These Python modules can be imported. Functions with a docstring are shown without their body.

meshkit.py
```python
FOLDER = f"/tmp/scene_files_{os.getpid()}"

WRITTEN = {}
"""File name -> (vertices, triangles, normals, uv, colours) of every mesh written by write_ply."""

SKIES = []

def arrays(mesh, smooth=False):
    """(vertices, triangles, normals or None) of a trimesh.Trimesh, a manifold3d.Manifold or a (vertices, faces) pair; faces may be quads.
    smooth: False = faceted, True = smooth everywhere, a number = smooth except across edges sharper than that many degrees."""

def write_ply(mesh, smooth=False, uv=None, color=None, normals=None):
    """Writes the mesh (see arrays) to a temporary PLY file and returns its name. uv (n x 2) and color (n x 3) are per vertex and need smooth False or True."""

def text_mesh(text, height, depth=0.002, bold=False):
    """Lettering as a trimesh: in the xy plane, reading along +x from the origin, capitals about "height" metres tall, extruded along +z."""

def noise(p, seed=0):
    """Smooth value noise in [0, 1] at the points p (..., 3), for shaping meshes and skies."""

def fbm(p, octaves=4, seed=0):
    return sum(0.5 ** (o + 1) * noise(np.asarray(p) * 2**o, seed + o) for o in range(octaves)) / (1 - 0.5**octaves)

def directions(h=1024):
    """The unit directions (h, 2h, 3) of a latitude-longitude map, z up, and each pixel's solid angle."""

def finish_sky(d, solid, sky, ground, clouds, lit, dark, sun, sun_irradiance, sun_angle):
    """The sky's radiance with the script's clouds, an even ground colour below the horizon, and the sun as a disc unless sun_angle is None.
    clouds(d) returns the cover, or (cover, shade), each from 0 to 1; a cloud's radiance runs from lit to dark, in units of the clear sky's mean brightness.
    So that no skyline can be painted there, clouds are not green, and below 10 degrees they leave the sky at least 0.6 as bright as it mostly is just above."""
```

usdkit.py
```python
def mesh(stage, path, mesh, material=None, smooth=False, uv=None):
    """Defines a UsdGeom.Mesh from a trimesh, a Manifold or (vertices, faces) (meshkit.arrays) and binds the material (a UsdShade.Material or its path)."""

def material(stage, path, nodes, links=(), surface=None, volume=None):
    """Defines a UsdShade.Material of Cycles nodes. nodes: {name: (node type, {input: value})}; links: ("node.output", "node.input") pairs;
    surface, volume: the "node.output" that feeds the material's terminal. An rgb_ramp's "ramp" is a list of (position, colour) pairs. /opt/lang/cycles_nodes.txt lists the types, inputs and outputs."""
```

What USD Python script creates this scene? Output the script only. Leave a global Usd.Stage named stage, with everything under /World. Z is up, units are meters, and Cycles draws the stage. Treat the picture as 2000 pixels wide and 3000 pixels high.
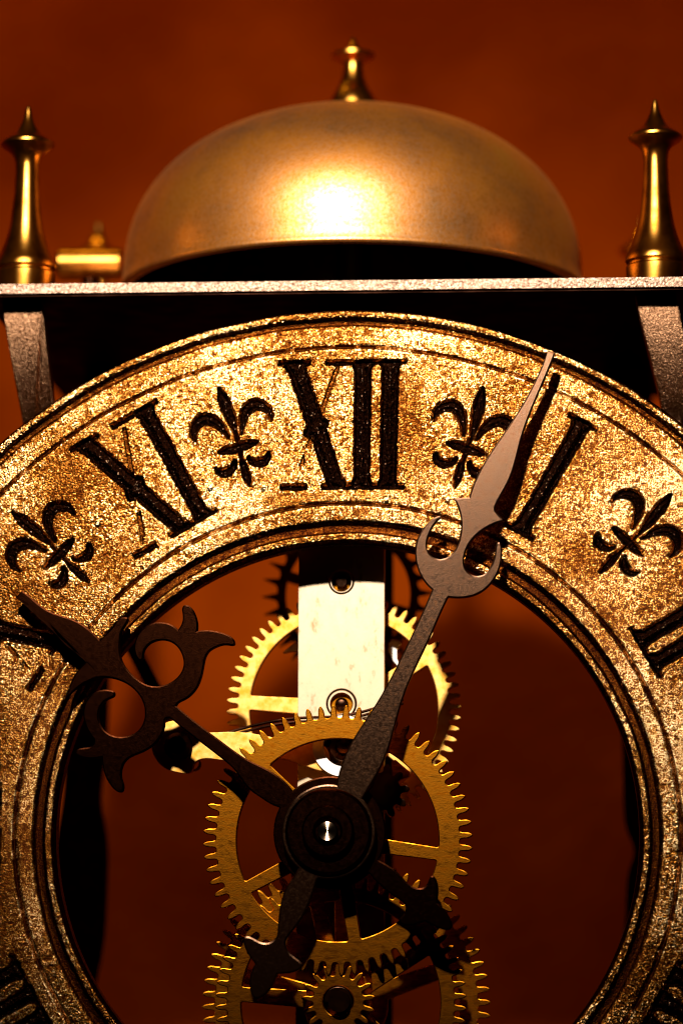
import math, numpy as np, trimesh, shapely, usdkit, meshkit
import mapbox_earcut as earcut
from shapely.geometry import Polygon, LineString, Point, MultiPolygon
from shapely import affinity
from shapely.ops import unary_union
from scipy.interpolate import splprep, splev, PchipInterpolator
from pxr import Usd, UsdGeom, UsdLux, Gf, Sdf

stage = Usd.Stage.CreateInMemory()
UsdGeom.SetStageUpAxis(stage, UsdGeom.Tokens.z)
UsdGeom.SetStageMetersPerUnit(stage, 1.0)
UsdGeom.Xform.Define(stage, '/World')
stage.SetDefaultPrim(stage.GetPrimAtPath('/World'))
W = '/World/'

# ------------------------------------------------------------------ camera (x right, y away, z up; the dial's face is the plane y = 0)
CAM, AIM, ROLL, FPX = np.array([.025, -.380, -.0205]), np.array([-.0007, 0, .0381]), .004, 9850.
d_ = AIM - CAM; d_ /= np.linalg.norm(d_)
r_ = np.cross(d_, [0, 0, 1]); r_ /= np.linalg.norm(r_); u_ = np.cross(r_, d_)
r_, u_ = math.cos(ROLL) * r_ + math.sin(ROLL) * u_, -math.sin(ROLL) * r_ + math.cos(ROLL) * u_
cam = UsdGeom.Camera.Define(stage, W + 'camera')
cam.AddTransformOp().Set(Gf.Matrix4d(*[float(x) for row in ([*r_, 0], [*u_, 0], [*-d_, 0], [*CAM, 1]) for x in row]))
cam.CreateHorizontalApertureAttr(24.0)
cam.CreateVerticalApertureAttr(24.0 * 1024 / 682)
cam.CreateFocalLengthAttr(24.0 * FPX / 2000)
cam.CreateClippingRangeAttr(Gf.Vec2f(.01, 50))
cam.CreateFStopAttr(15.0)
cam.CreateFocusDistanceAttr(.382)
cam.CreateExposureAttr(0.0)


def P(u, v, y):
    """World point on the plane Y = y that shows at (u, v) of the 2000 x 3000 photograph: used to measure the clock's outlines."""
    D = (u - 1000) / FPX * r_ - (v - 1500) / FPX * u_ + d_
    return CAM + (y - CAM[1]) / D[1] * D


def XZ(pts, y):
    return [tuple(P(u, v, y)[[0, 2]]) for u, v in pts]


PX = .0391e-3                                         # one photograph pixel at the dial

# ------------------------------------------------------------------ key lamp, added backdrop fill
def aim_light(L, pos, to):
    z = np.array(pos, float) - np.array(to, float); z /= np.linalg.norm(z)
    x = np.cross([0, 0, 1], z); x /= np.linalg.norm(x); y = np.cross(z, x)
    L.AddTransformOp().Set(Gf.Matrix4d(*[float(q) for row in ([*x, 0], [*y, 0], [*z, 0], [*pos, 1]) for q in row]))


KEY_POS, KEY_POWER = (-.022, -.250, .200), 1.9
key = UsdLux.SphereLight.Define(stage, W + 'key_lamp')
key.CreateRadiusAttr(.0065); key.CreateIntensityAttr(2300.0 * KEY_POWER); key.CreateColorAttr(Gf.Vec3f(1, .93, .86))
aim_light(key, KEY_POS, (-.004, 0, .078))
sh = UsdLux.ShapingAPI.Apply(key.GetPrim()); sh.CreateShapingConeAngleAttr(20.5); sh.CreateShapingConeSoftnessAttr(1.0)
amb = UsdLux.RectLight.Define(stage, W + 'added_backdrop_fill')  # unseen fill light, added to brighten the backdrop
amb.CreateWidthAttr(.3); amb.CreateHeightAttr(.1); amb.CreateIntensityAttr(115.0); amb.CreateColorAttr(Gf.Vec3f(1, .60, .08))
aim_light(amb, (-.13, .055, .52), (-.10, .60, .48))

# ------------------------------------------------------------------ materials
MAT = {}


def mat(name, nodes, links, surface='p.BSDF'):
    MAT[name] = usdkit.material(stage, W + 'Looks/' + name, nodes, links, surface=surface)


UsdGeom.Scope.Define(stage, W + 'Looks')


def metal(name, lo, hi, rough, nscale, bump=.00002, bscale=4000, spread=.12, stretch=(1, 1, 1), detail=5, ramp=(.35, .65), broad=.07):
    """Worn metal: tone and gloss vary with one noise, a second one is its fine relief."""
    nodes = {'g': ('texture_coordinate', {}), 'm': ('mapping', {'scale': stretch}),
             'n': ('noise_texture', {'scale': nscale, 'detail': float(detail), 'roughness': .62}),
             'c': ('rgb_ramp', {'ramp': [(ramp[0], lo), (ramp[1], hi)]}),
             'r': ('map_range', {'from_min': .3, 'from_max': .7, 'to_min': rough + spread, 'to_max': rough - spread * .6}),
             'b': ('noise_texture', {'scale': bscale, 'detail': 3., 'roughness': .6}),
             'u': ('bump', {'distance': bump, 'strength': 1.0}),
             'p': ('glossy_bsdf', {'distribution': 'beckmann', 'roughness': rough}), 'q': ('glossy_bsdf', {'distribution': 'ggx', 'roughness': .6}),
             'w': ('mix', {'mix_type': 'multiply', 'fac': 1.0, 'color2': (1., .55, .25)}), 'x': ('mix_closure', {'fac': broad})}
    links = [('c.color', 'w.color1'), ('w.color', 'q.color'), ('u.normal', 'q.normal'), ('p.BSDF', 'x.closure1'), ('q.BSDF', 'x.closure2'), ('g.object', 'm.vector'), ('m.vector', 'n.vector'), ('n.fac', 'c.fac'), ('c.color', 'p.color'), ('n.fac', 'r.value'),
             ('r.result', 'p.roughness'), ('m.vector', 'b.vector'), ('b.fac', 'u.height'), ('u.normal', 'p.normal')]
    mat(name, nodes, links, surface='x.closure')


# cast gold dial: bright plating on the high grain, dark patina in the pits (primvar "pit", the depth of the casting)
mat('cast_gold', {'a': ('attribute', {'attribute': 'pit'}), 'g': ('texture_coordinate', {}),
                  'n': ('noise_texture', {'scale': 5300., 'detail': 2., 'roughness': .5}),
                  's': ('math', {'math_type': 'multiply_add', 'value2': 1.5, 'value3': -.75}), 't': ('math', {'math_type': 'add', 'use_clamp': True}),
                  'c': ('rgb_ramp', {'ramp': [(.0, (.95, .60, .27)), (.22, (.40, .155, .024)), (.42, (.14, .040, .0035)), (.60, (.07, .016, .0015)), (.85, (.05, .010, .001)), (1., (.02, .003, .001))]}),
                  'r': ('rgb_ramp', {'ramp': [(.0, (.26,) * 3), (.45, (.29,) * 3), (.7, (.40,) * 3), (1., (.6,) * 3)]}),
                  'u': ('bump', {'distance': .00010, 'strength': 1.0}),
                  'p': ('glossy_bsdf', {'distribution': 'beckmann'})},
    [('g.object', 'n.vector'), ('n.fac', 's.value1'), ('s.value', 't.value1'), ('a.fac', 't.value2'), ('t.value', 'c.fac'), ('c.color', 'p.color'),
     ('t.value', 'r.fac'), ('r.color', 'p.roughness'), ('n.fac', 'u.height'), ('u.normal', 'p.normal')])
mat('dark_enamel', {'g': ('texture_coordinate', {}), 'n': ('noise_texture', {'scale': 4200., 'detail': 3.}),
                    'c': ('rgb_ramp', {'ramp': [(.5, (.0025, .0006, .0002)), (.66, (.008, .002, .0006)), (.73, (.30, .18, .10))]}),
                    'u': ('bump', {'distance': .00014}), 'p': ('principled_bsdf', {'metallic': 1.0, 'roughness': .26})},
    [('g.object', 'n.vector'), ('n.fac', 'c.fac'), ('c.color', 'p.base_color'), ('n.fac', 'u.height'), ('u.normal', 'p.normal')])
metal('bronze_hand', (.15, .055, .018), (.36, .205, .12), .34, 2600., bump=.000010, bscale=7000., spread=.05, ramp=(.3, .72), broad=.03)
metal('dark_hand', (.022, .005, .0015), (.05, .013, .004), .35, 2200., bump=.000012, bscale=7000., spread=.06, broad=.04)
metal('cast_bronze', (.08, .034, .015), (.48, .31, .21), .38, 3600., bump=.00010, bscale=4200., spread=.06)
metal('strap_bronze', (.07, .022, .006), (.50, .26, .13), .32, 5200., bump=.00010, bscale=5600., spread=.05)
metal('bright_brass', (.85, .36, .03), (1., .58, .16), .57, 900., bump=.000008, bscale=5200., spread=.05)
metal('wheel_brass', (.26, .07, .0015), (.72, .26, .012), .40, 1600., bump=.000007, bscale=6500., spread=.06, stretch=(.6, 1, 1.6))
metal('plate_brass', (.30, .15, .04), (.62, .47, .29), .55, 700., bump=.000008, bscale=3000., spread=.04, stretch=(1.6, 1, .8), detail=9, ramp=(.22, .42))
mat('bell_brass', {'g': ('texture_coordinate', {}), 'n': ('noise_texture', {'scale': 85., 'detail': 9., 'roughness': .68}), 'f': ('noise_texture', {'scale': 2600., 'detail': 3., 'roughness': .55}),
                   'c': ('rgb_ramp', {'ramp': [(.32, (.18, .034, .001)), (.46, (.60, .15, .003)), (.60, (.95, .27, .006)), (.74, (1., .36, .018))]}),
                   'd': ('rgb_ramp', {'ramp': [(.25, (.75, .30, .05)), (.50, (1., .50, .17)), (.75, (1., .62, .32))]}),
                   'r': ('map_range', {'from_min': .3, 'from_max': .7, 'to_min': .45, 'to_max': .36}),
                   'u': ('bump', {'distance': .000014}), 'p': ('glossy_bsdf', {'distribution': 'ggx'}), 'q': ('glossy_bsdf', {'distribution': 'ggx', 'roughness': .66}), 'x': ('mix_closure', {'fac': .42})},
    [('g.object', 'n.vector'), ('g.object', 'f.vector'), ('n.fac', 'c.fac'), ('f.fac', 'd.fac'), ('d.color', 'p.color'), ('c.color', 'q.color'), ('n.fac', 'r.value'), ('r.result', 'p.roughness'),
     ('f.fac', 'u.height'), ('u.normal', 'p.normal'), ('u.normal', 'q.normal'), ('p.BSDF', 'x.closure1'), ('q.BSDF', 'x.closure2')], surface='x.closure')
mat('turned_steel', {'p': ('glossy_bsdf', {'color': (.40, .24, .13), 'roughness': .15, 'distribution': 'ggx'})}, [])
metal('finial_brass', (.32, .12, .012), (.80, .38, .06), .35, 300., bump=.000003, bscale=3000., spread=.05)
metal('dark_steel', (.05, .02, .01), (.16, .08, .045), .30, 600., bump=.000004, bscale=5000., spread=.08)
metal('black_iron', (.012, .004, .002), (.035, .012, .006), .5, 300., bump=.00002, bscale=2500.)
metal('polished_steel', (.9, .8, .66), (1., .93, .85), .55, 400., bump=.000002, bscale=3000., spread=.03)
mat('brown_paper', {'g': ('texture_coordinate', {}), 'n': ('noise_texture', {'scale': 22., 'detail': 4., 'roughness': .55}), 'f': ('noise_texture', {'scale': 420., 'detail': 3.}),
                    'c': ('rgb_ramp', {'ramp': [(.38, (.16, .0185, .0006)), (.62, (.25, .036, .0008))]}),
                    'u': ('bump', {'distance': .0004, 'strength': .35}), 'p': ('principled_bsdf', {'roughness': .9, 'specular_ior_level': .0})},
    [('g.object', 'n.vector'), ('g.object', 'f.vector'), ('n.fac', 'c.fac'), ('c.color', 'p.base_color'), ('f.fac', 'u.height'), ('u.normal', 'p.normal')])

# ------------------------------------------------------------------ scene helpers
COUNT = {}


def path_for(parent, name):
    p = f'{parent}/{name}'
    n = COUNT.get(p, -1) + 1
    COUNT[p] = n
    return p if n == 0 else f'{p}_{n:03d}'


def obj(parent, name, mesh, material, smooth=35, label=None):
    p = path_for(parent, name)
    usdkit.mesh(stage, p, mesh, MAT[material], smooth=smooth)
    if label:
        stage.GetPrimAtPath(p).SetCustomDataByKey('label', label)
    return p


def group(parent, name, label=None):
    p = path_for(parent, name)
    UsdGeom.Xform.Define(stage, p)
    if label:
        stage.GetPrimAtPath(p).SetCustomDataByKey('label', label)
    return p


def polys(g):
    return [g] if isinstance(g, Polygon) else [q for q in getattr(g, 'geoms', []) if isinstance(q, Polygon)]


def inset_ring(p, c):
    """Every corner of a ring moved c to its left (into the metal for a counter-clockwise outline or a clockwise hole)."""
    a, b = p - np.roll(p, 1, 0), np.roll(p, -1, 0) - p
    na = np.stack([-a[:, 1], a[:, 0]], 1); nb = np.stack([-b[:, 1], b[:, 0]], 1)
    na /= np.linalg.norm(na, axis=1, keepdims=True) + 1e-12; nb /= np.linalg.norm(nb, axis=1, keepdims=True) + 1e-12
    m = na + nb; m /= np.linalg.norm(m, axis=1, keepdims=True) + 1e-12
    return p + m * c / np.clip((m * na).sum(1), .5, 1)[:, None]


def slab(g, y0, th, ch=.00008):
    """A flat piece of outline g (x, z in metres) from y0 back to y0 + th, with its front and back edges broken by ch."""
    out = []
    for q in polys(g):
        q = shapely.geometry.polygon.orient(q.simplify(4e-6), 1.0)
        rings = [np.array(q.exterior.coords)[:-1]] + [np.array(h.coords)[:-1] for h in q.interiors]
        V, F, ofs, base = [], [], 0, []
        for r in rings:
            n = len(r); i = inset_ring(r, ch)
            for pts, y in ((i, y0), (r, y0 + ch * .42), (r, y0 + th - ch * .42), (i, y0 + th)):
                V.append(np.stack([pts[:, 0], np.full(n, y), pts[:, 1]], 1))
            k = np.arange(n); k2 = (k + 1) % n
            for l in range(3):
                a, b = ofs + l * n + k, ofs + l * n + k2
                c, d = a + n, b + n
                F += [np.stack([a, b, d], 1), np.stack([a, d, c], 1)]
            base.append((ofs, n, i)); ofs += 4 * n
        allp = np.vstack([b[2] for b in base])
        t = earcut.triangulate_float64(allp, np.cumsum([b[1] for b in base]).astype(np.uint32)).reshape(-1, 3).astype(int)
        front = np.concatenate([b[0] + np.arange(b[1]) for b in base]); back = np.concatenate([b[0] + 3 * b[1] + np.arange(b[1]) for b in base])
        F += [front[t], back[t][:, ::-1]]
        out.append(trimesh.Trimesh(np.vstack(V), np.vstack(F), process=False))
    m = trimesh.util.concatenate(out)
    m.fix_normals()
    return m


def lathe(profile, n=64, closed=False):
    """Profile of (radius, height) turned about +z."""
    pr = np.array(profile, float); a = np.linspace(0, 2 * np.pi, n, endpoint=False)
    V = np.stack([pr[:, 0, None] * np.cos(a), pr[:, 0, None] * np.sin(a), pr[:, 1, None] + 0 * a], -1).reshape(-1, 3)
    F = []
    m = len(pr)
    for i in range(m if closed else m - 1):
        j = (i + 1) % m; k = np.arange(n); k2 = (k + 1) % n
        F += [np.stack([i * n + k, i * n + k2, j * n + k2], 1), np.stack([i * n + k, j * n + k2, j * n + k], 1)]
    t = trimesh.Trimesh(V, np.vstack(F), process=False)
    t.merge_vertices(); t.update_faces(t.nondegenerate_faces())
    t.fix_normals()
    return t


def axle(profile, x, z, n=48):
    """Profile of (radius, y) turned about the y axis through (x, z)."""
    t = lathe([(r, y) for r, y in profile], n)
    t.apply_transform(np.array([[1, 0, 0, x], [0, 0, 1, 0], [0, 1, 0, z], [0, 0, 0, 1.]]))
    t.fix_normals()
    return t


def rod(a, b, r, n=20):
    return trimesh.creation.cylinder(radius=r, segment=[a, b], sections=n)


def smooth_outline(pts, n=400, closed=True, s=0.0):
    p = np.array(pts, float)
    if closed:
        p = np.vstack([p, p[:1]])
    t, _ = splprep(p.T, s=s, per=closed, k=min(3, len(p) - 1))
    return np.array(splev(np.linspace(0, 1, n, endpoint=not closed), t)).T


def corner_smooth(pts, sharp, step=3.0):
    """Smooth curve through pts (photograph pixels) that keeps the corners whose indices are in sharp."""
    p = np.array(pts, float); out = []
    ks = sorted(sharp)
    for a, b in zip(ks, ks[1:] + [ks[0] + len(p)]):
        seg = np.array([p[i % len(p)] for i in range(a, b + 1)])
        if len(seg) < 3:
            out += list(seg[:-1]); continue
        t, _ = splprep(seg.T, s=len(seg) * .5, k=min(3, len(seg) - 1))
        n = max(3, int(np.linalg.norm(np.diff(seg, axis=0), axis=1).sum() / step))
        out += list(np.array(splev(np.linspace(0, 1, n), t)).T[:-1])
    return out


CLOCK = W + 'skeleton_clock'
UsdGeom.Xform.Define(stage, CLOCK)
cp = stage.GetPrimAtPath(CLOCK)
cp.SetCustomDataByKey('label', 'brass skeleton clock with domed bell, Roman numeral ring dial and open wheels')
cp.SetCustomDataByKey('category', 'clock')

# ------------------------------------------------------------------ setting: the brown backdrop
BY = .165
V = [(-.5, BY, -.45), (.5, BY, -.45), (.5, BY, .235), (-.5, BY, .235)]
usdkit.mesh(stage, W + 'backdrop', (np.array(V), np.array([[0, 1, 2], [0, 2, 3]])), MAT['brown_paper'])
bp = stage.GetPrimAtPath(W + 'backdrop')
bp.SetCustomDataByKey('kind', 'structure')
bp.SetCustomDataByKey('label', 'plain mottled reddish brown backdrop behind the clock')
bp.SetCustomDataByKey('category', 'backdrop')

# ------------------------------------------------------------------ frame: top plate, posts, finials
PF, PB = .0020, .0700                                 # the plate's front and back edge
z_top = P(1000, 820, PF)[2]; z_bot = P(1000, 850.5, PF)[2]
plate = shapely.box(-.0435, PF, .0445, PB)
pm = slab(affinity.affine_transform(plate.buffer(-.001).buffer(.001), [1, 0, 0, 1, 0, 0]), -z_top, z_top - z_bot, .00012)
v = pm.vertices.copy(); pm.vertices = np.stack([v[:, 0], v[:, 2], -v[:, 1]], 1); pm.fix_normals()
obj(CLOCK, 'top_plate', pm, 'cast_bronze', label='flat sparkling bronze top plate under the bell')

shade_sheet = slab(shapely.box(-.0433, PF + .0004, .0443, PB - .0002), 0, .0002, .00003)  # added black sheet that puts the shade under the plate into colour
v = shade_sheet.vertices.copy(); shade_sheet.vertices = np.stack([v[:, 0], v[:, 2], z_bot - .00003 - v[:, 1]], 1); shade_sheet.fix_normals()
obj(CLOCK, 'plate_shade_sheet', shade_sheet, 'black_iron', label='black sheet added to put shade on the underside of the top plate')

FIN = [(0, 311), (4, 311), (7, 316), (10, 330), (14, 348), (21, 366), (31, 384), (43, 397), (56, 406), (68, 414), (73.5, 420), (73.5, 426), (66, 434), (56, 441), (47, 447), (40, 455), (35, 466),
       (33, 485), (33, 510), (34, 540), (36, 575), (39, 610), (43, 645), (49, 680), (56, 708), (64, 732), (73, 754), (79, 766), (83, 776), (84, 786), (81, 791), (77, 793), (77, 798), (80, 800), (82, 803), (82, 822), (80, 826), (0, 826)]
FS = .387 / 9850                                      # a pixel at the front finials' distance


def finial_mesh(u, v0, y):
    f = np.array(FIN, float)
    z = np.array([P(u, q + v0, y)[2] for q in f[:, 1]]); z[-2:] = z_top + .00001
    k = (y - CAM[1]) * 1.013 / FPX
    m = lathe(np.stack([f[:, 0] * k * 1.1, z], 1)[::-1], 56); m.apply_translation([P(u, 600, y)[0], y, 0])
    return m


FY, RY = .0070, .0655
for dx, dy, l in ((0, 0, 'front'), (.0003, RY - FY, 'rear')):
    for u, v0, sg, w in ((78, 0, 1, 'left'), (1921, -20, -1, 'right')):
        m = finial_mesh(u, v0, FY); m.apply_translation([sg * dx, dy, 0])
        obj(CLOCK, 'finial', m, 'finial_brass', label=f'turned brass spire finial on the {w} {l} corner of the top plate')

posts = [('left front', .0050, [(4, 866), (20, 990), (38, 1120), (52, 1230), (60, 1450), (20, 1750), (-30, 2050), (-42, 2310), (-35, 2600), (-60, 2900), (-60, 3300), (60, 3300), (57, 2885), (104, 2600), (105, 2310), (98, 2050), (116, 1834), (140, 1550), (150, 1300), (142, 1150), (131, 990), (122, 866)], 'strap_bronze'),
         ('right front', .0050, [(1860, 856), (1883, 960), (1914, 1080), (1944, 1198), (1965, 1400), (1925, 1700), (1885, 2050), (1880, 2310), (1885, 2600), (1880, 2900), (1880, 3300), (2000, 3300), (2010, 2885), (2040, 2600), (2050, 2310), (2040, 2050), (2060, 1834), (2070, 1550), (2060, 1300), (2030, 1100), (2002, 970), (1977, 853)], 'strap_bronze'),
         ('left rear', .0480, [(250, 1100), (215, 1400), (195, 1700), (185, 1986), (188, 2200), (182, 2352), (160, 2480), (165, 2650), (195, 2900), (230, 3300), (320, 3300), (272, 2900), (300, 2750), (308, 2600), (306, 2430), (290, 2360), (300, 2250), (315, 1986), (318, 1700), (330, 1400), (345, 1100)], 'black_iron'),
         ('right rear', .0480, [(1770, 1100), (1790, 1400), (1805, 1700), (1815, 2000), (1822, 2186), (1827, 2336), (1838, 2440), (1858, 2490), (1844, 2540), (1832, 2684), (1822, 2760), (1860, 2950), (1880, 3300), (2000, 3300), (1990, 2800), (1990, 2000), (1950, 1500), (1900, 1100)], 'black_iron')]
for l, y, pts, mt in posts:
    g = Polygon(XZ(corner_smooth(pts, [i for i, q in enumerate(pts) if q[1] < 880 or q[1] in (1100, 3300)], 8), y)).buffer(0)
    top = z_bot - .00002
    g = g.intersection(shapely.box(-1, -1, 1, top)) if y < .02 else unary_union([g, g.intersection(shapely.box(-1, g.bounds[3] - .001, 1, 1)).envelope.union(shapely.box(g.intersection(shapely.box(-1, g.bounds[3] - .0005, 1, 1)).bounds[0], g.bounds[3] - .0005, g.intersection(shapely.box(-1, g.bounds[3] - .0005, 1, 1)).bounds[2], top))])
    pm = slab(g, y, .0024, .00012)
    if y < .02:                                       # the front posts bow back below the plate
        pm = pm.subdivide_to_size(.004); dz = np.clip(top - pm.vertices[:, 2], 0, .016); vv = pm.vertices.copy(); vv[:, 1] += .5 * .62 / .016 * dz ** 2; pm.vertices = vv
    obj(CLOCK, 'frame_post', pm, mt, label=f'curved flat {l} post of the frame')

# ------------------------------------------------------------------ bell
BR, BZ, BH, BX, BYY = .02866, .07042, .0232, -.00147, .030
t = np.linspace(0, 1, 70) * np.pi / 2
rho, zz = BR * np.sin(t) ** 1.0145, BZ + BH * np.cos(t) ** .79474
rho, zz = rho[rho > .0012], zz[rho > .0012]
prof = [(r, z) for r, z in zip(rho, zz) if z > BZ + .0009] + [(BR + .00022, BZ + .0004), (BR + .00034, BZ + .0001), (BR + .00026, BZ - .0002), (BR - .0001, BZ - .0004), (BR - .0009, BZ - .0003)]
bell = lathe(prof, 160); bell.apply_translation([BX, BYY, 0])
bell_p = obj(CLOCK, 'bell', bell, 'bell_brass', smooth=50, label='domed brass bell with mottled tarnish')
crown = BZ + BH
inside = lathe([(BR - .0009, BZ - .0003)] + [(max(r - .0011, .0005), z - .0011) for r, z in zip(rho[::-1], zz[::-1])][1:], 120); inside.apply_translation([BX, BYY, 0])  # inner shell coloured black to hold the shade under the dome
obj(bell_p, 'bell_inside', inside, 'black_iron', smooth=50, label='inside of the bell with its shade put in as black')
f2 = [(0, 108), (3, 108), (6, 116), (10, 128), (18, 142), (32, 152), (48, 158), (57, 163), (57, 170), (48, 176), (34, 181), (27, 188), (25, 200), (27, 220), (31, 240), (38, 262), (49, 282), (60, 302), (66, 330), (66, 390), (0, 390)]
f2 = np.array(f2, float)
ks = .412 / 9850
zt = P(1034, 108, BYY)[2]
fm = lathe(np.stack([f2[:, 0] * ks * 1.15, zt - (f2[:, 1] - 108) * ks], 1)[::-1], 48)
cut = fm.bounds[0, 2]
fm.apply_translation([P(1034, 200, BYY)[0], BYY, 0])
obj(bell_p, 'bell_nut', fm, 'finial_brass', label='small turned brass spire that fixes the bell')
bx = P(1033, 760, BYY)[0]
obj(CLOCK, 'bell_stand', lathe([(0, z_top), (.0032, z_top), (.0032, z_top + .0012), (.0023, z_top + .0016), (.0023, crown - .0012), (0, crown - .0012)], 32).apply_translation([bx, BYY, 0]), 'black_iron', label='dark post under the bell')

# hammer: a short brass cylinder lying beside the bell
hy = .034
a, b = P(168, 774, hy), P(362, 774, hy)
L = np.linalg.norm(b - a); hr = .5 * (824 - 730) * .414 / 9850
hm = lathe([(0, 0), (hr - .0004, 0), (hr, .0004), (hr, L - .0004), (hr - .0004, L), (0, L)], 48)
hm.apply_transform(np.array([[0, 0, 1, a[0]], [0, 1, 0, hy], [-1, 0, 0, a[2]], [0, 0, 0, 1.]])); hm.fix_normals()
hp = obj(CLOCK, 'hammer_head', hm, 'finial_brass', label='small brass cylinder hammer lying against the bell')
obj(hp, 'hammer_arm', rod([a[0] + L * .5, hy, a[2] - hr * .8], [a[0] + L * .5, hy + .004, z_top - .0005], .0011), 'dark_steel')
obj(CLOCK, 'hammer_rod', rod(P(322, 1770, .030), P(500, 2110, .030), .00092), 'black_iron', label='dark slanting rod of the hammer lift')

# ------------------------------------------------------------------ dial: a cast ring, its relief and glyphs as real depth
DC = np.array([-.0001, .00136]); RI, RO, DTH = .0331, .0605, .0034


def loc2xz(pts, th):
    """Pixels (t along the ring, r outwards) of a glyph turned to clock angle th (degrees), as x, z."""
    a = math.radians(th); q = np.array(pts, float) * PX
    return np.stack([DC[0] + q[:, 0] * math.cos(a) + q[:, 1] * math.sin(a), DC[1] - q[:, 0] * math.sin(a) + q[:, 1] * math.cos(a)], 1)


def stroke(a, b, w, w2=None):
    a, b = np.array(a, float), np.array(b, float); n = np.array([-(b - a)[1], (b - a)[0]]); n /= np.linalg.norm(n)
    w2 = w if w2 is None else w2
    return Polygon([a + n * w / 2, b + n * w2 / 2, b - n * w2 / 2, a - n * w / 2])


RT, RB = 1386, 1014                                   # numerals reach from RB to RT (dial pixels from the centre)


def serif(t, r, w, flip):
    return stroke((t - w / 2, r), (t + w / 2, r), 11).union(Polygon([(t - w * .36, r), (t + w * .36, r), (t + 20, r - flip * 26), (t - 20, r - flip * 26)]))


def numeral(txt):
    """Outline of a Roman numeral with thick and hairline strokes, its serifs joined; t = 0 at the middle."""
    wid = {'I': 82, 'V': 190, 'X': 190}
    tot = sum(wid[c] for c in txt); t = -tot / 2; parts, thin = [], []
    for c in txt:
        k = t + wid[c] / 2
        if c == 'I':
            parts += [stroke((k, RT), (k * .94, RB), 46, 43), serif(k, RT, 92, 1), serif(k * .94, RB, 92, -1)]
        elif c == 'X':
            parts += [stroke((k - 66, RT), (k + 60, RB), 49, 46), serif(k - 66, RT, 92, 1), serif(k + 60, RB, 84, -1),
                      stroke((k + 28, RT), (k + 104, RT), 13), stroke((k - 104, RB), (k - 30, RB), 15), stroke((k + 8, RT * .5 + RB * .5 + 20), (k - 14, RT * .5 + RB * .5 - 40), 60, 50)]
        else:
            parts += [stroke((k - 66, RT), (k - 4, RB), 49, 42), serif(k - 66, RT, 92, 1), stroke((k + 28, RT), (k + 104, RT), 13), stroke((k - 40, RB), (k + 40, RB), 12)]
        if c in 'XV':
            thin.append(stroke((k + 66, RT), ((k - 66 if c == 'X' else k + 4), RB), 11, 14))
        t += wid[c]
    return unary_union(parts), unary_union(thin) if thin else None


def ribbon(pts, ws):
    p = smooth_outline(pts, 30, closed=False); w = np.interp(np.linspace(0, 1, 30), np.linspace(0, 1, len(ws)), ws)
    return unary_union([shapely.MultiPoint([p[i], p[i + 1]]).convex_hull.buffer((w[i] + w[i + 1]) / 4) for i in range(29)])


def fleur():
    R0 = 1179                                         # radius of the cross bar
    s = [ribbon([(5, 36), (3, 80), (-2, 130), (-8, 188)], [7, 22, 32, 30, 6]), ribbon([(-60, 1), (0, 0), (60, 0)], [6, 22, 26, 22, 6])]
    for k in (-1, 1):
        s += [ribbon([(k * 22, 40), (k * 42, 86), (k * 78, 112), (k * 112, 97), (k * 122, 56)], [8, 20, 31, 34, 24, 8]),
              ribbon([(k * 22, -40), (k * 30, -52), (k * 56, -64), (k * 86, -44)], [8, 18, 26, 20, 6])]
    s.append(ribbon([(0, -40), (1, -75), (3, -122)], [8, 20, 22, 6]))
    s.append(ribbon([(3, 32), (1, -38)], [9, 7, 9]))
    return affinity.translate(affinity.scale(unary_union(s), .95, .98, origin=(0, 0)), 0, R0)


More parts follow.
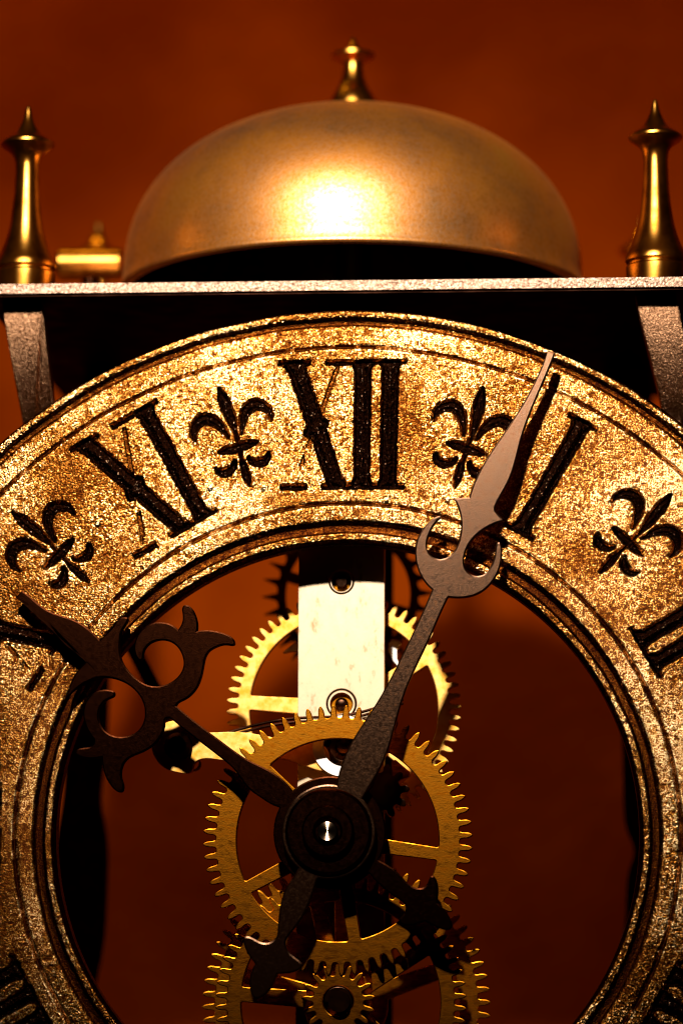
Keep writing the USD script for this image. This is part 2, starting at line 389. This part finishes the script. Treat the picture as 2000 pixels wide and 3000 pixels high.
rng = np.random.default_rng(5)
ROM = ['XII', 'I', 'II', 'III', 'IIII', 'V', 'VI', 'VII', 'VIII', 'IX', 'X', 'XI']
OFF = [-8, 0, -17, -20, 0, 0, 0, 0, -35, 0, 0, 8]
FOFF = [2.3, -.8, 0, 0, 0, 0, 0, 0, 0, 0, -1, -.8]
glyphs, hairs = [], []
fl = fleur()
for i, tx in enumerate(ROM):
    g, hair = (affinity.translate(q, OFF[i], 0) if q else None for q in numeral(tx))
    if hair:
        hairs.append(MultiPolygon([Polygon(loc2xz(q.exterior.coords, i * 30)) for q in polys(hair)]))
    glyphs.append(('numeral', f'sunken dark Roman numeral {tx}', MultiPolygon([Polygon(loc2xz(q.exterior.coords, i * 30), [loc2xz(h.coords, i * 30) for h in q.interiors]) for q in polys(g)])))
for i in range(12):
    a = 15 + 30 * i + FOFF[i]
    glyphs.append(('fleur_de_lis', f'sunken dark fleur-de-lis between numerals {ROM[i]} and {ROM[(i + 1) % 12]}', MultiPolygon([Polygon(loc2xz(q.exterior.coords, a), [loc2xz(h.coords, a) for h in q.interiors]) for q in polys(fl)])))

rr = np.concatenate([np.linspace(RI, RO, 262)])
fine = np.linspace(math.radians(-122), math.radians(128), 2500); coarse = np.linspace(math.radians(128), math.radians(238), 320)[1:-1]
th = np.concatenate([fine, coarse])                   # clock angle, 0 at XII
TH, RR = np.meshgrid(th, rr)                          # rows: radius
X, Z = DC[0] + RR * np.sin(TH), DC[1] + RR * np.cos(TH)
flat = np.stack([X.ravel(), Z.ravel()], 1)
# ring profile (height towards the viewer against radius, mm): rolled rims, thin rules, dished face
pr = np.array([(33.10, -.95), (33.3, -.32), (33.6, -.05), (34.2, -.04), (34.5, -.34), (35.2, -.42), (35.55, -.14), (35.9, .0), (37.2, .02), (37.5, -.02), (37.72, -.36), (37.95, -.02), (38.3, 0), (46, -.06), (55.6, 0), (55.8, -.02), (56.0, -.34), (56.2, -.02), (56.6, 0), (58.0, .0), (58.4, -.06), (58.75, -.30), (59.15, -.24), (59.45, .10), (59.9, .16), (60.25, .06), (60.5, -.6)])
wob = (meshkit.noise(np.stack([X.ravel() / .004, Z.ravel() / .004, np.full(X.size, 3.3)], 1), 7) - .5) * .16
H = PchipInterpolator(pr[:, 0], pr[:, 1])(np.clip(RR.ravel() * 1e3 + wob, 33.1, 60.5)) * 1e-3
rule = np.minimum(abs(RR.ravel() - .03772), abs(RR.ravel() - .0560)) < .00035
# grain of the casting
p3 = np.stack([X.ravel(), Z.ravel(), np.zeros(X.size)], 1)
n1 = meshkit.noise(p3 / .00034 + 11, 1); n2 = meshkit.noise(p3 / .00019 + 3, 2); n3 = meshkit.noise(p3 / .0016, 4)
worm = 1 - abs(2 * n1 - 1)                            # ridged: wrinkles
grain = .55 * (n1 - .5) + .5 * (n2 - .5) + .25 * (worm - .5)
amp = (.55 + .8 * n3)
groove = np.clip(-H / .0005, 0, 1)
H = H + grain * amp * .000040 * (1 - .8 * np.clip(groove * 1.6, 0, 1))
tarn = meshkit.fbm(p3 / .0065 + 21, 3, 15) - .5       # broad patches of tarnish and rubbed plating
pit = np.clip(.33 + .55 * tarn - .62 * grain - .12 * (worm - .6) + .62 * groove, 0, 1)
broken = meshkit.noise(p3 / .0011 + 40, 9)
pit = np.where(rule, np.clip(pit - (broken > .62) * .35, 0, 1), pit)
edge_j = (meshkit.noise(p3 / .00042 + 5, 12) - .5) * .00013
owner = np.full(X.size, -1)
for k, (nm, lb, g) in enumerate(glyphs):
    x0, z0, x1, z1 = g.bounds
    sel = np.nonzero((flat[:, 0] > x0 - .0006) & (flat[:, 0] < x1 + .0006) & (flat[:, 1] > z0 - .0006) & (flat[:, 1] < z1 + .0006))[0]
    if not len(sel):
        continue
    shapely.prepare(g)
    q = shapely.points(flat[sel]); ins = shapely.contains(g, q); d = shapely.distance(shapely.boundary(g), q) * np.where(ins, 1, -1) + edge_j[sel]
    w = np.clip((d + .00016) / .00034, 0, 1); w = w * w * (3 - 2 * w)
    dep = .00046 * w - .00016 * np.clip((d - .00035) / .0005, 0, 1)
    H[sel] -= dep
    pit[sel] = np.maximum(pit[sel], w * .55)
    owner[sel[d > .00003]] = k
for g in hairs:
    x0, z0, x1, z1 = g.bounds
    sel = np.nonzero((flat[:, 0] > x0) & (flat[:, 0] < x1) & (flat[:, 1] > z0) & (flat[:, 1] < z1) & (owner < 0))[0]
    ins = shapely.contains(g, shapely.points(flat[sel])); k = sel[ins]; br = np.clip((.66 - broken[k]) * 5, 0, 1)
    H[k] -= .00014 * br; pit[k] = np.maximum(pit[k], .62 * br)
# a few bright flat drops of plating, as on the real casting
for (u, v_) in ((615, 1430), (772, 1430), (285, 1535), (1132, 1466), (1311, 1464), (540, 1530), (1405, 1690)):
    c = P(u, v_, 0)[[0, 2]]; dd = np.hypot(flat[:, 0] - c[0], flat[:, 1] - c[1])
    w = np.clip((.00030 - dd) / .00006, 0, 1); H = H * (1 - w) + .00006 * w; pit = pit * (1 - w)
nr, nt = RR.shape
top = np.stack([X.ravel(), -H, Z.ravel()], 1)
idx = np.arange(nr * nt).reshape(nr, nt); i2 = np.roll(idx, -1, 1)
F = np.concatenate([np.stack([idx[:-1].ravel(), idx[1:].ravel(), i2[1:].ravel()], 1), np.stack([idx[:-1].ravel(), i2[1:].ravel(), i2[:-1].ravel()], 1)])
tn = np.cross(top[F[:, 1]] - top[F[:, 0]], top[F[:, 2]] - top[F[:, 0]])
if tn[:, 1].sum() > 0:
    F = F[:, ::-1]; tn = -tn
N = np.zeros_like(top)
for k in range(3):
    np.add.at(N, F[:, k], tn)
N /= np.linalg.norm(N, axis=1, keepdims=True)
fo = owner[F]; same = (fo[:, 0] == fo[:, 1]) & (fo[:, 1] == fo[:, 2])
fown = np.where(same, fo[:, 0], -1)


def sub_mesh(path, faces, material):
    used, inv = np.unique(faces, return_inverse=True)
    m = usdkit.mesh(stage, path, (top[used], inv.reshape(-1, 3)), MAT[material])
    m.CreateNormalsAttr(N[used].astype(np.float32)); m.SetNormalsInterpolation('vertex')
    pv = UsdGeom.PrimvarsAPI(m).CreatePrimvar('pit', Sdf.ValueTypeNames.FloatArray, 'vertex'); pv.Set(pit[used].astype(np.float32))
    return m


DIAL = group(CLOCK, 'dial', 'cast gold chapter ring with sunken dark numerals')
sub_mesh(path_for(DIAL, 'chapter_ring'), F[fown < 0], 'cast_gold')
for k, (nm, lb, g) in enumerate(glyphs):
    ff = F[fown == k]
    if len(ff) > 50:
        pth = path_for(DIAL, nm); sub_mesh(pth, ff, 'dark_enamel')
        stage.GetPrimAtPath(pth).SetCustomDataByKey('label', lb)
ring = [(RI, .00125), (RI - .00002, DTH - .0004), (RI + .0004, DTH), (RO - .0004, DTH), (RO + .00002, DTH - .0004), (RO, .0011)]
obj(DIAL, 'ring_back', axle(ring, DC[0], DC[1], 360), 'cast_bronze')

# ------------------------------------------------------------------ hands
MY, HY = -.0038, -.0023
minute = [(1605.6, 1027), (1587, 1070), (1562, 1126), (1535, 1178.6), (1498, 1236), (1465, 1287), (1430, 1335), (1409, 1373), (1393, 1405), (1375, 1457.6),
          (1331, 1461), (1346.5, 1502), (1352, 1527.5), (1350, 1558), (1342.6, 1589), (1328.6, 1617), (1313, 1632), (1293, 1639), (1272.5, 1634.7), (1257, 1622), (1249, 1601.5), (1252, 1576), (1265, 1545), (1282.6, 1522), (1291.6, 1513.5), (1286.5, 1510), (1262, 1525), (1242, 1545), (1226.5, 1571), (1217.6, 1599), (1216, 1624.5), (1220, 1652.6), (1229, 1678), (1244, 1703.6), (1266, 1727),
          (1257, 1750), (1238.6, 1793), (1215.7, 1842), (1190, 1893.5), (1164, 1948), (1146.8, 1985), (1126.7, 2020), (1101, 2063), (1075, 2106), (1049, 2143), (1026, 2180.5), (1012, 2212), (999, 2243.6), (990.4, 2275), (984.7, 2312.5), (975, 2400),
          (1040, 2400), (1060.7, 2338), (1083.7, 2301), (1106.6, 2263.7), (1124, 2226.4), (1138, 2189), (1149.7, 2143), (1164, 2094.4), (1175.5, 2054), (1195.6, 2005.4), (1218.6, 1951), (1241.5, 1902), (1266, 1850), (1293, 1787), (1308, 1754.6), (1313, 1749),
          (1326, 1749.5), (1349, 1751), (1379.6, 1745.7), (1407.6, 1734), (1430.6, 1716), (1448.5, 1693), (1460, 1670), (1466, 1645), (1469, 1617), (1466, 1591), (1460, 1588), (1455, 1594), (1451, 1619), (1443, 1647.4), (1433, 1668), (1420, 1680.6), (1402.5, 1689), (1384.7, 1685.7), (1367, 1674), (1359, 1657.6), (1358, 1637), (1363, 1614), (1372, 1594), (1384.7, 1576), (1402.5, 1559), (1428, 1543), (1453.6, 1531), (1472, 1525),
          (1462.5, 1510), (1451, 1498), (1448.5, 1488), (1449, 1486), (1468, 1446), (1487, 1411), (1504.5, 1370), (1514, 1335), (1525, 1287), (1541, 1236), (1560, 1188), (1586, 1127.6), (1611, 1073), (1624, 1033.5)]
def ix(pts, *cs):
    return [min(range(len(pts)), key=lambda i: abs(pts[i][0] - c[0]) + abs(pts[i][1] - c[1])) for c in cs]
minute_tail = [(975, 2500), (900, 2520), (859, 2574), (838.8, 2602), (826, 2637.8), (818, 2673.5), (815, 2704), (813, 2737), (803, 2755), (777.6, 2765), (752, 2757.7), (724, 2745), (712.5, 2751), (719, 2778), (731.6, 2803.6), (748, 2824), (739, 2842), (733, 2870), (733, 2898), (738, 2918), (749.5, 2926), (772.4, 2916), (793, 2895), (805.6, 2870), (812, 2854.6), (841, 2852), (869, 2844), (884.7, 2829), (879.6, 2819), (859, 2806), (844, 2788), (835, 2768), (838.8, 2747.4), (854, 2729.6), (876, 2700), (898, 2660), (914, 2620), (926, 2580), (960, 2540)]
hour = [(47, 1750), (65, 1732), (102, 1761), (143, 1792), (184, 1804.6), (219, 1818.6), (250, 1838), (275.5, 1858), (292, 1876), (306, 1863), (331.6, 1835), (352, 1812), (370, 1808), (373.7, 1813.5), (357, 1845), (351, 1873.5), (349.5, 1901.5), (353, 1924.5), (363.5, 1950), (382.6, 1973), (410.5, 1998.7), (445.5, 2010), (474, 2010), (503, 1998.7), (525, 1979.6), (538, 1951), (536.4, 1925), (523.7, 1900), (503, 1882), (477.4, 1873.7), (452, 1877.6), (429.6, 1893.5), (418.4, 1916), (417, 1932), (409, 1935), (399, 1922), (393, 1900), (397.7, 1874), (413.6, 1849), (436, 1830), (464.7, 1823), (493, 1828), (522, 1845.7), (533, 1826.5), (536.4, 1804), (534.8, 1778.7), (546, 1772), (560, 1782), (571.5, 1801), (578, 1826.5), (576, 1850.4), (608, 1847), (646.4, 1853.6), (675, 1866), (688, 1879), (686, 1888.7), (662.4, 1887.8), (637, 1893.5), (614.5, 1906), (600, 1928.6), (595.4, 1954), (590.6, 1979.6), (579.5, 2008), (560, 2034), (538, 2050), (519, 2061), (515.7, 2069),
        (550.8, 2099), (598.6, 2136), (650, 2174), (698, 2209.4), (733, 2232), (777.6, 2251), (809.4, 2273), (835, 2292), (854, 2314.7), (900, 2400), (880, 2430), (815.8, 2364), (793.5, 2356), (764.8, 2337), (733, 2314.7), (713.8, 2292), (685, 2254), (650, 2222), (598.6, 2183.7), (550.8, 2145), (519, 2121.5), (487, 2102), (482, 2110), (477.4, 2139), (464.7, 2164.5), (442, 2187), (417, 2203), (388, 2212), (369, 2228), (356, 2254), (354.7, 2279), (361, 2311), (356, 2321), (345, 2319), (327.6, 2305), (311.6, 2279), (302, 2250.6), (299, 2218.7), (276.5, 2222), (241.5, 2218.7), (219, 2206), (228.7, 2196), (254, 2191.6), (276.5, 2167.7), (260.6, 2145), (248, 2116.7), (244.6, 2091), (249.4, 2062.5), (263.8, 2040), (286, 2026), (318, 2022.6), (334, 2027), (334, 2038.6), (318, 2046.6), (299, 2061), (289, 2081.6), (287.7, 2104), (295.7, 2129.5), (314.8, 2148.6), (340, 2158), (366, 2160), (391, 2150), (410.5, 2136), (423, 2107), (425, 2078.4), (417, 2053), (397.7, 2024), (375, 2005), (346.7, 1990.8), (315, 1986), (279.7, 1986), (248, 1998.7), (219, 2021), (199, 2034), (217, 1983), (251, 1942), (240, 1927), (204, 1904), (176, 1876), (153, 1848), (138, 1822.4), (112, 1797), (79, 1774)]
hour_tail = [(1000, 2430), (1110.5, 2523), (1138, 2538), (1166.5, 2561), (1186.5, 2581), (1206.6, 2598), (1226.7, 2605), (1244, 2598), (1255.4, 2583.7), (1261, 2569), (1270, 2568), (1278.4, 2583.7), (1282.7, 2606.6), (1281, 2632.5), (1280, 2647), (1298.5, 2664), (1313, 2684), (1320, 2704), (1324, 2715.7), (1315.7, 2723), (1287, 2720), (1264, 2710), (1246.8, 2700), (1224, 2705.6), (1195, 2711), (1172, 2704), (1169, 2695.6), (1183.7, 2678), (1188, 2658), (1178, 2641), (1158, 2629.6), (1129, 2606.6), (1100, 2581), (1083, 2560.7), (980, 2500)]


def outline(pts, y, *sharp):
    return Polygon(XZ(corner_smooth(pts, ix(pts, *sharp)), y)).buffer(0)


hub = P(960, 2436, -.005)[[0, 2]]
HX, HZ = hub


def disc(r_px, c=None):
    return Point(*(hub if c is None else c)).buffer(r_px * PX * .98, 48)


mg = unary_union([outline(minute, MY, (1605, 1027), (1375, 1457), (1331, 1461), (1266, 1727), (975, 2400), (1040, 2400), (1313, 1749), (1472, 1525), (1448, 1488), (1624, 1033)),
                  outline(minute_tail, MY, (975, 2500), (859, 2574), (813, 2737), (748, 2824), (812, 2854), (926, 2580), (960, 2540)), disc(137)]).buffer(.00003)
hg = unary_union([outline(hour, HY, (47, 1750), (65, 1732), (292, 1876), (522, 1845), (576, 1850), (515, 2069), (854, 2314), (900, 2400), (880, 2430), (815, 2364), (482, 2105), (299, 2218), (276, 2167), (251, 1942), (199, 2034)),
                  outline(hour_tail, HY, (1000, 2430), (1110, 2523), (1280, 2647), (1246, 2700), (1083, 2560), (980, 2500)), disc(164)]).buffer(.00003)
mh = obj(CLOCK, 'minute_hand', slab(mg, MY, .0009, .00016), 'bronze_hand', 12, label='long bronze minute hand with crescent and pointed tail')
obj(CLOCK, 'hour_hand', slab(hg, HY, .0010, .00016), 'dark_hand', 12, label='dark pierced hour hand with curled loops')
k = PX * .98
obj(mh, 'hand_collet', axle([(0, MY - .0008), (.9 * 40 * k, MY - .0008), (44 * k, MY - .0016), (70 * k, MY - .0016), (76 * k, MY - .0013), (76 * k, MY + .0001), (0, MY + .0001)], HX, HZ, 64), 'dark_hand')
obj(mh, 'raised_boss', axle([(0, MY - .0006), (118 * k, MY - .0006), (126 * k, MY - .0003), (128 * k, MY + .0001), (0, MY + .0001)], HX, HZ, 80), 'dark_hand')
obj(CLOCK, 'centre_arbor', axle([(q * k, MY - .0021 + (.000009 if n_ % 2 else -.000009)) for n_, q in enumerate(np.linspace(0, 27, 19))] + [(29 * k, MY - .0016), (29 * k, .020), (0, .020)], HX, HZ, 64), 'turned_steel', False, label='turned steel centre arbor with bright tip')

# ------------------------------------------------------------------ wheels
def tooth_ring(n, r_tip, depth, phase, frac=.50):
    """Cycloid-like teeth: parallel flanks, rounded point, round-bottomed gaps. All in metres."""
    out = []
    p = 2 * math.pi / n; r_root = r_tip - depth
    shape = [(-.50, 0), (-.40, .012), (-.31, .07), (-.255, .2), (-.235, .45), (-.215, .62), (-.165, .8), (-.09, .94), (-.03, 1.), (.03, 1.), (.09, .94), (.165, .8), (.215, .62), (.235, .45), (.255, .2), (.31, .07), (.40, .012)]
    for i in range(n):
        for f, h in shape:
            a = phase + (i + f * (frac / .5)) * p if abs(f) < .3 else phase + (i + f) * p
            r = r_root + h * depth
            out.append((r * math.cos(a), r * math.sin(a)))
    return Polygon(out)


def wheel(n, r_tip, depth, r_in, spokes, sp_w, hub_r, a0, phase=0., hole=0.):
    g = tooth_ring(n, r_tip, depth, phase)
    if r_in:
        cut = Point(0, 0).buffer(r_in, 90).difference(Point(0, 0).buffer(hub_r, 60))
        for i in range(spokes):
            a = math.radians(a0 + 360. / spokes * i)
            q = np.array([math.cos(a), math.sin(a)]); nrm = np.array([-q[1], q[0]])
            cut = cut.difference(Polygon([q * 0 + nrm * sp_w * .58, q * r_in * 1.1 + nrm * sp_w * .45, q * r_in * 1.1 - nrm * sp_w * .45, q * 0 - nrm * sp_w * .58]))
        c = cut.buffer(-.00022).buffer(.00022, 8)
        g = g.difference(c)
    if hole:
        g = g.difference(Point(0, 0).buffer(hole, 32))
    return g


def add_wheel(name, u, v_, y, th, rt, n, dep, rin, a0, spw, hubr, mt, label, phase=0., spokes=5, arbor=None, hole=0.):
    c = P(u, v_, y)[[0, 2]]; s = (c_dist(y)) / FPX
    g = affinity.translate(wheel(n, rt * s, dep * s, rin * s, spokes, spw * s, hubr * s, a0, phase, hole * s), c[0], c[1])
    p = obj(CLOCK, name, slab(g, y, th, .00010), mt, smooth=12, label=label)
    if arbor:
        obj(p, 'arbor', axle([(0, arbor[1]), (arbor[0], arbor[1]), (arbor[0], arbor[2]), (0, arbor[2])], c[0], c[1], 28), 'dark_steel')
    return p, c, s


def c_dist(y):
    return (y - CAM[1]) * 1.013                       # distance along the view axis of a point near the middle of plane y


AY, BARY, DY, EY = .0016, .0062, .0036, .0018
wa, ca, sa = add_wheel('centre_wheel', 988, 2461, AY, .0010, 390, 64, 37, 293, -8, 40, 128, 'wheel_brass', 'large brass wheel with five spokes around the hands', phase=.035, arbor=(.0028, AY - .003, AY + .009))
wb, cb, sb = add_wheel('third_wheel', 1006, 2078, .0098, .0012, 341, 64, 33, 275, 32, 44, 70, 'bright_brass', 'bright brass wheel behind the upper bar', phase=.02, arbor=(.0011, .0088, .0300))
wd, cd, sd = add_wheel('strike_wheel', 997, 2936, DY, .0010, 361, 62, 34, 287, 32, 46, 90, 'wheel_brass', 'brass wheel at the bottom behind the small pinion', phase=.05, arbor=(.0012, EY - .0010, .030))
wc, cc, sc_ = add_wheel('great_wheel', 1013, 2945, .0102, .0012, 414, 68, 36, 325, 20, 50, 120, 'wheel_brass', 'largest dull brass wheel at the bottom rear', phase=.02, arbor=(.0016, .0090, .0300))
we, ce, se = add_wheel('pinion', 990, 2934, EY, .0016, 106, 17, 33, 0, 0, 10, 10, 'wheel_brass', 'small brass pinion with spring clip', phase=math.pi / 2 + .02, hole=44)
clip = Point(0, 0).buffer(40 * se, 40).difference(Point(0, 0).buffer(25 * se, 40)).difference(Polygon([(0, 0), (-60 * se, -5 * se), (-60 * se, -50 * se), (-14 * se, -70 * se)]))
obj(we, 'spring_clip', slab(affinity.translate(clip, ce[0], ce[1]), EY + .0001, .0005, .00005), 'dark_steel')
obj(we, 'pinion_arbor', axle([(0, EY - .0008), (15 * se, EY - .0008), (21 * se, EY - .0003), (21 * se, EY + .0030), (0, EY + .0030)], ce[0], ce[1], 32), 'dark_steel')
# escape wheel: pointed hooked teeth
EW = .0280
c = P(1018, 1742, EW)[[0, 2]]; s = c_dist(EW) / FPX
pts = []
for i in range(30):
    a = 2 * math.pi * i / 30 + math.pi + .02
    for da, r in ((0, 252), (.045, 214), (.10, 207), (.165, 207), (.185, 226)):
        pts.append((r * s * math.cos(a + da), r * s * math.sin(a + da)))
eg = Polygon(pts).difference(Point(0, 0).buffer(182 * s, 80).difference(unary_union([Point(0, 0).buffer(50 * s), LineString([(-190 * s, 60 * s), (190 * s, -60 * s)]).buffer(16 * s), LineString([(60 * s, 190 * s), (-60 * s, -190 * s)]).buffer(16 * s)])))
ew = obj(CLOCK, 'escape_wheel', slab(affinity.translate(eg, c[0], c[1]), EW, .0010, .00006), 'dark_steel', label='escape wheel with pointed hooked teeth, coloured dark for shade')  # brass wheel given a dark metal colour for the shade it stands in
obj(ew, 'arbor', axle([(0, BARY - .0004), (.0006, BARY - .0004), (.0006, .036), (0, .036)], *P(1000, 1705, BARY)[[0, 2]], 24), 'dark_steel')
# dark lantern pinion right of the hub
lp = P(1118, 2318, .0046)[[0, 2]]
obj(CLOCK, 'small_pinion', slab(affinity.translate(wheel(10, 80 * PX, 26 * PX, 0, 5, 1, 1, 0, .1), lp[0], lp[1]), .0046, .0012, .00006), 'dark_steel', label='small dark pinion right of the hub')

# ------------------------------------------------------------------ bars, bushings, screws
BX0, BX1 = P(873, 2000, BARY)[0], P(1125, 2000, BARY)[0]
zb0, zb1 = P(1000, 2560, BARY)[2], P(1000, 1500, BARY)[2]
zlow = P(1000, 3250, BARY)[2]
bar = shapely.box(BX0, zb0, BX1, zb1)
bush = [(1000, 1705, 34, 26, 14), (1000, 2063, 41, 30, 19)]
for u, v_, ro, ri, rp in bush:
    bar = bar.difference(Point(*P(u, v_, BARY)[[0, 2]]).buffer((ro + 3) * PX * 1.035, 40))
bp_ = obj(CLOCK, 'front_bar', slab(bar, BARY, .0016, .00008), 'plate_brass', label='upright pale brass bar that carries the wheels')
for u, v_, ro, ri, rp in bush:
    x, z = P(u, v_, BARY)[[0, 2]]; kk = PX * 1.035
    obj(bp_, 'bushing', axle([(ri * kk, BARY + .0008), (ri * kk, BARY + .0002), ((ri + 3) * kk, BARY - .00012), ((ro - 3) * kk, BARY - .00012), (ro * kk, BARY + .0001), (ro * kk, BARY + .0008)], x, z, 56), 'plate_brass')
    obj(bp_, 'bushing_seat', axle([(0, BARY + .0006), (ri * kk, BARY + .0006), (ri * kk, BARY + .0012)], x, z, 40), 'wheel_brass')
    obj(bp_, 'pivot', axle([(0, BARY - .0003), (rp * .6 * kk, BARY - .0002), (rp * kk, BARY + .0002), (rp * kk, BARY + .0012), (0, BARY + .0012)], x, z, 32), 'dark_steel')
obj(CLOCK, 'shaded_lower_bar', slab(shapely.box(P(866, 2900, .0135)[0], zlow, P(1126, 2900, .0135)[0], P(1000, 2480, .0135)[2]), .0135, .0016, .00008), 'dark_steel', label='added upright bar behind the lower wheels, coloured dark for shade')  # set back and coloured dark, standing for the shaded lower front bar
obj(CLOCK, 'rear_bar', slab(shapely.box(P(905, 2000, .034)[0], zlow, P(1150, 2000, .034)[0], z_bot - .0001), .034, .0016, .0001), 'black_iron', label='dark upright rear bar')
# bright washer and dark collar above the hub
x, z = P(1005, 2186, BARY - .002)[[0, 2]]; kk = PX * 1.03
wz = obj(CLOCK, 'collar', axle([(56 * kk, BARY - .0018), (58 * kk, BARY - .0020), (87 * kk, BARY - .0020), (89 * kk, BARY - .0018), (89 * kk, BARY - .0014), (94 * kk, BARY - .0012), (96 * kk, BARY - .0009), (96 * kk, BARY + .0001), (56 * kk, BARY + .0001)], x, z, 72), 'polished_steel', label='bright polished steel collar above the hub')
obj(wz, 'collar_plug', axle([(0, BARY - .0012), (20 * kk, BARY - .0016), (22 * kk, BARY - .0012), (40 * kk, BARY - .0014), (56 * kk, BARY - .0010), (56 * kk, BARY + .0001), (0, BARY + .0001)], x, z, 56), 'dark_steel')
# lever with round end and dark screw, wire spring
LY = .0046
lever = [(519, 2112), (545, 2120), (575, 2140), (640, 2146), (740, 2150), (860, 2170), (960, 2200), (960, 2250), (860, 2232), (740, 2226), (640, 2226), (590, 2224), (568, 2238), (560, 2262), (525, 2264), (485, 2252), (455, 2222), (444, 2185), (455, 2145), (482, 2120)]
lv = obj(CLOCK, 'lever', slab(Polygon(XZ(smooth_outline(lever, 200), LY)).buffer(0), LY, .0012, .00008), 'bright_brass', label='pale brass lever with round end left of the wheels')
lx, lz = P(520, 2186, LY - .001)[[0, 2]]
obj(lv, 'lever_screw', axle([(0, LY - .0020), (13 * kk, LY - .0020), (14 * kk, LY - .0016), (18 * kk, LY - .0016), (26 * kk, LY - .0019), (37 * kk, LY - .0012), (40 * kk, LY - .0004), (40 * kk, LY), (0, LY)], lx, lz, 48), 'black_iron')
obj(lv, 'stop_pin', trimesh.creation.capsule(height=.0025, radius=.0008).apply_transform(trimesh.transformations.rotation_matrix(math.pi / 2, [1, 0, 0])).apply_translation(P(566, 2238, LY + .0018)), 'dark_steel')
wire = smooth_outline([(560, 2176), (650, 2152), (760, 2122), (880, 2104), (1000, 2098), (1090, 2078), (1180, 2050)], 60, closed=False)
for dv, dy in ((0, 0), (11, .0009)):
    pts3 = np.array([P(a_, b_ + dv, BARY - .0014 + dy) for a_, b_ in wire])
    segs = [rod(pts3[i], pts3[i + 1] + (pts3[i + 1] - pts3[i]) * .05, .00017, 8) for i in range(len(pts3) - 1)]
    obj(CLOCK, 'wire_spring', trimesh.util.concatenate(segs), 'black_iron', label='thin dark wire of the click spring' + (' in front' if dv == 0 else ' behind'))
# pallets of the escapement, just seen past the bar
for pts, l in (([(880, 1878), (855, 1888), (828, 1912), (845, 1908), (880, 1904)], 'left'), ([(1148, 1872), (1168, 1876), (1174, 1888), (1162, 1905), (1162, 1930), (1172, 1958), (1150, 1935), (1138, 1908), (1138, 1885)], 'right')):
    obj(CLOCK, 'pallet', slab(Polygon(XZ(pts, .0130)), .0130, .0016, .00006), 'polished_steel', label=f'bright hooked {l} pallet of the escapement')
obj(CLOCK, 'pallet_bridge', slab(Polygon(XZ([(1153, 2290), (1146, 2232), (1158, 2226), (1200, 2262), (1196, 2276)], .0048)), .0048, .0010, .00008), 'wheel_brass', label='small wedge of brass right of the hub')
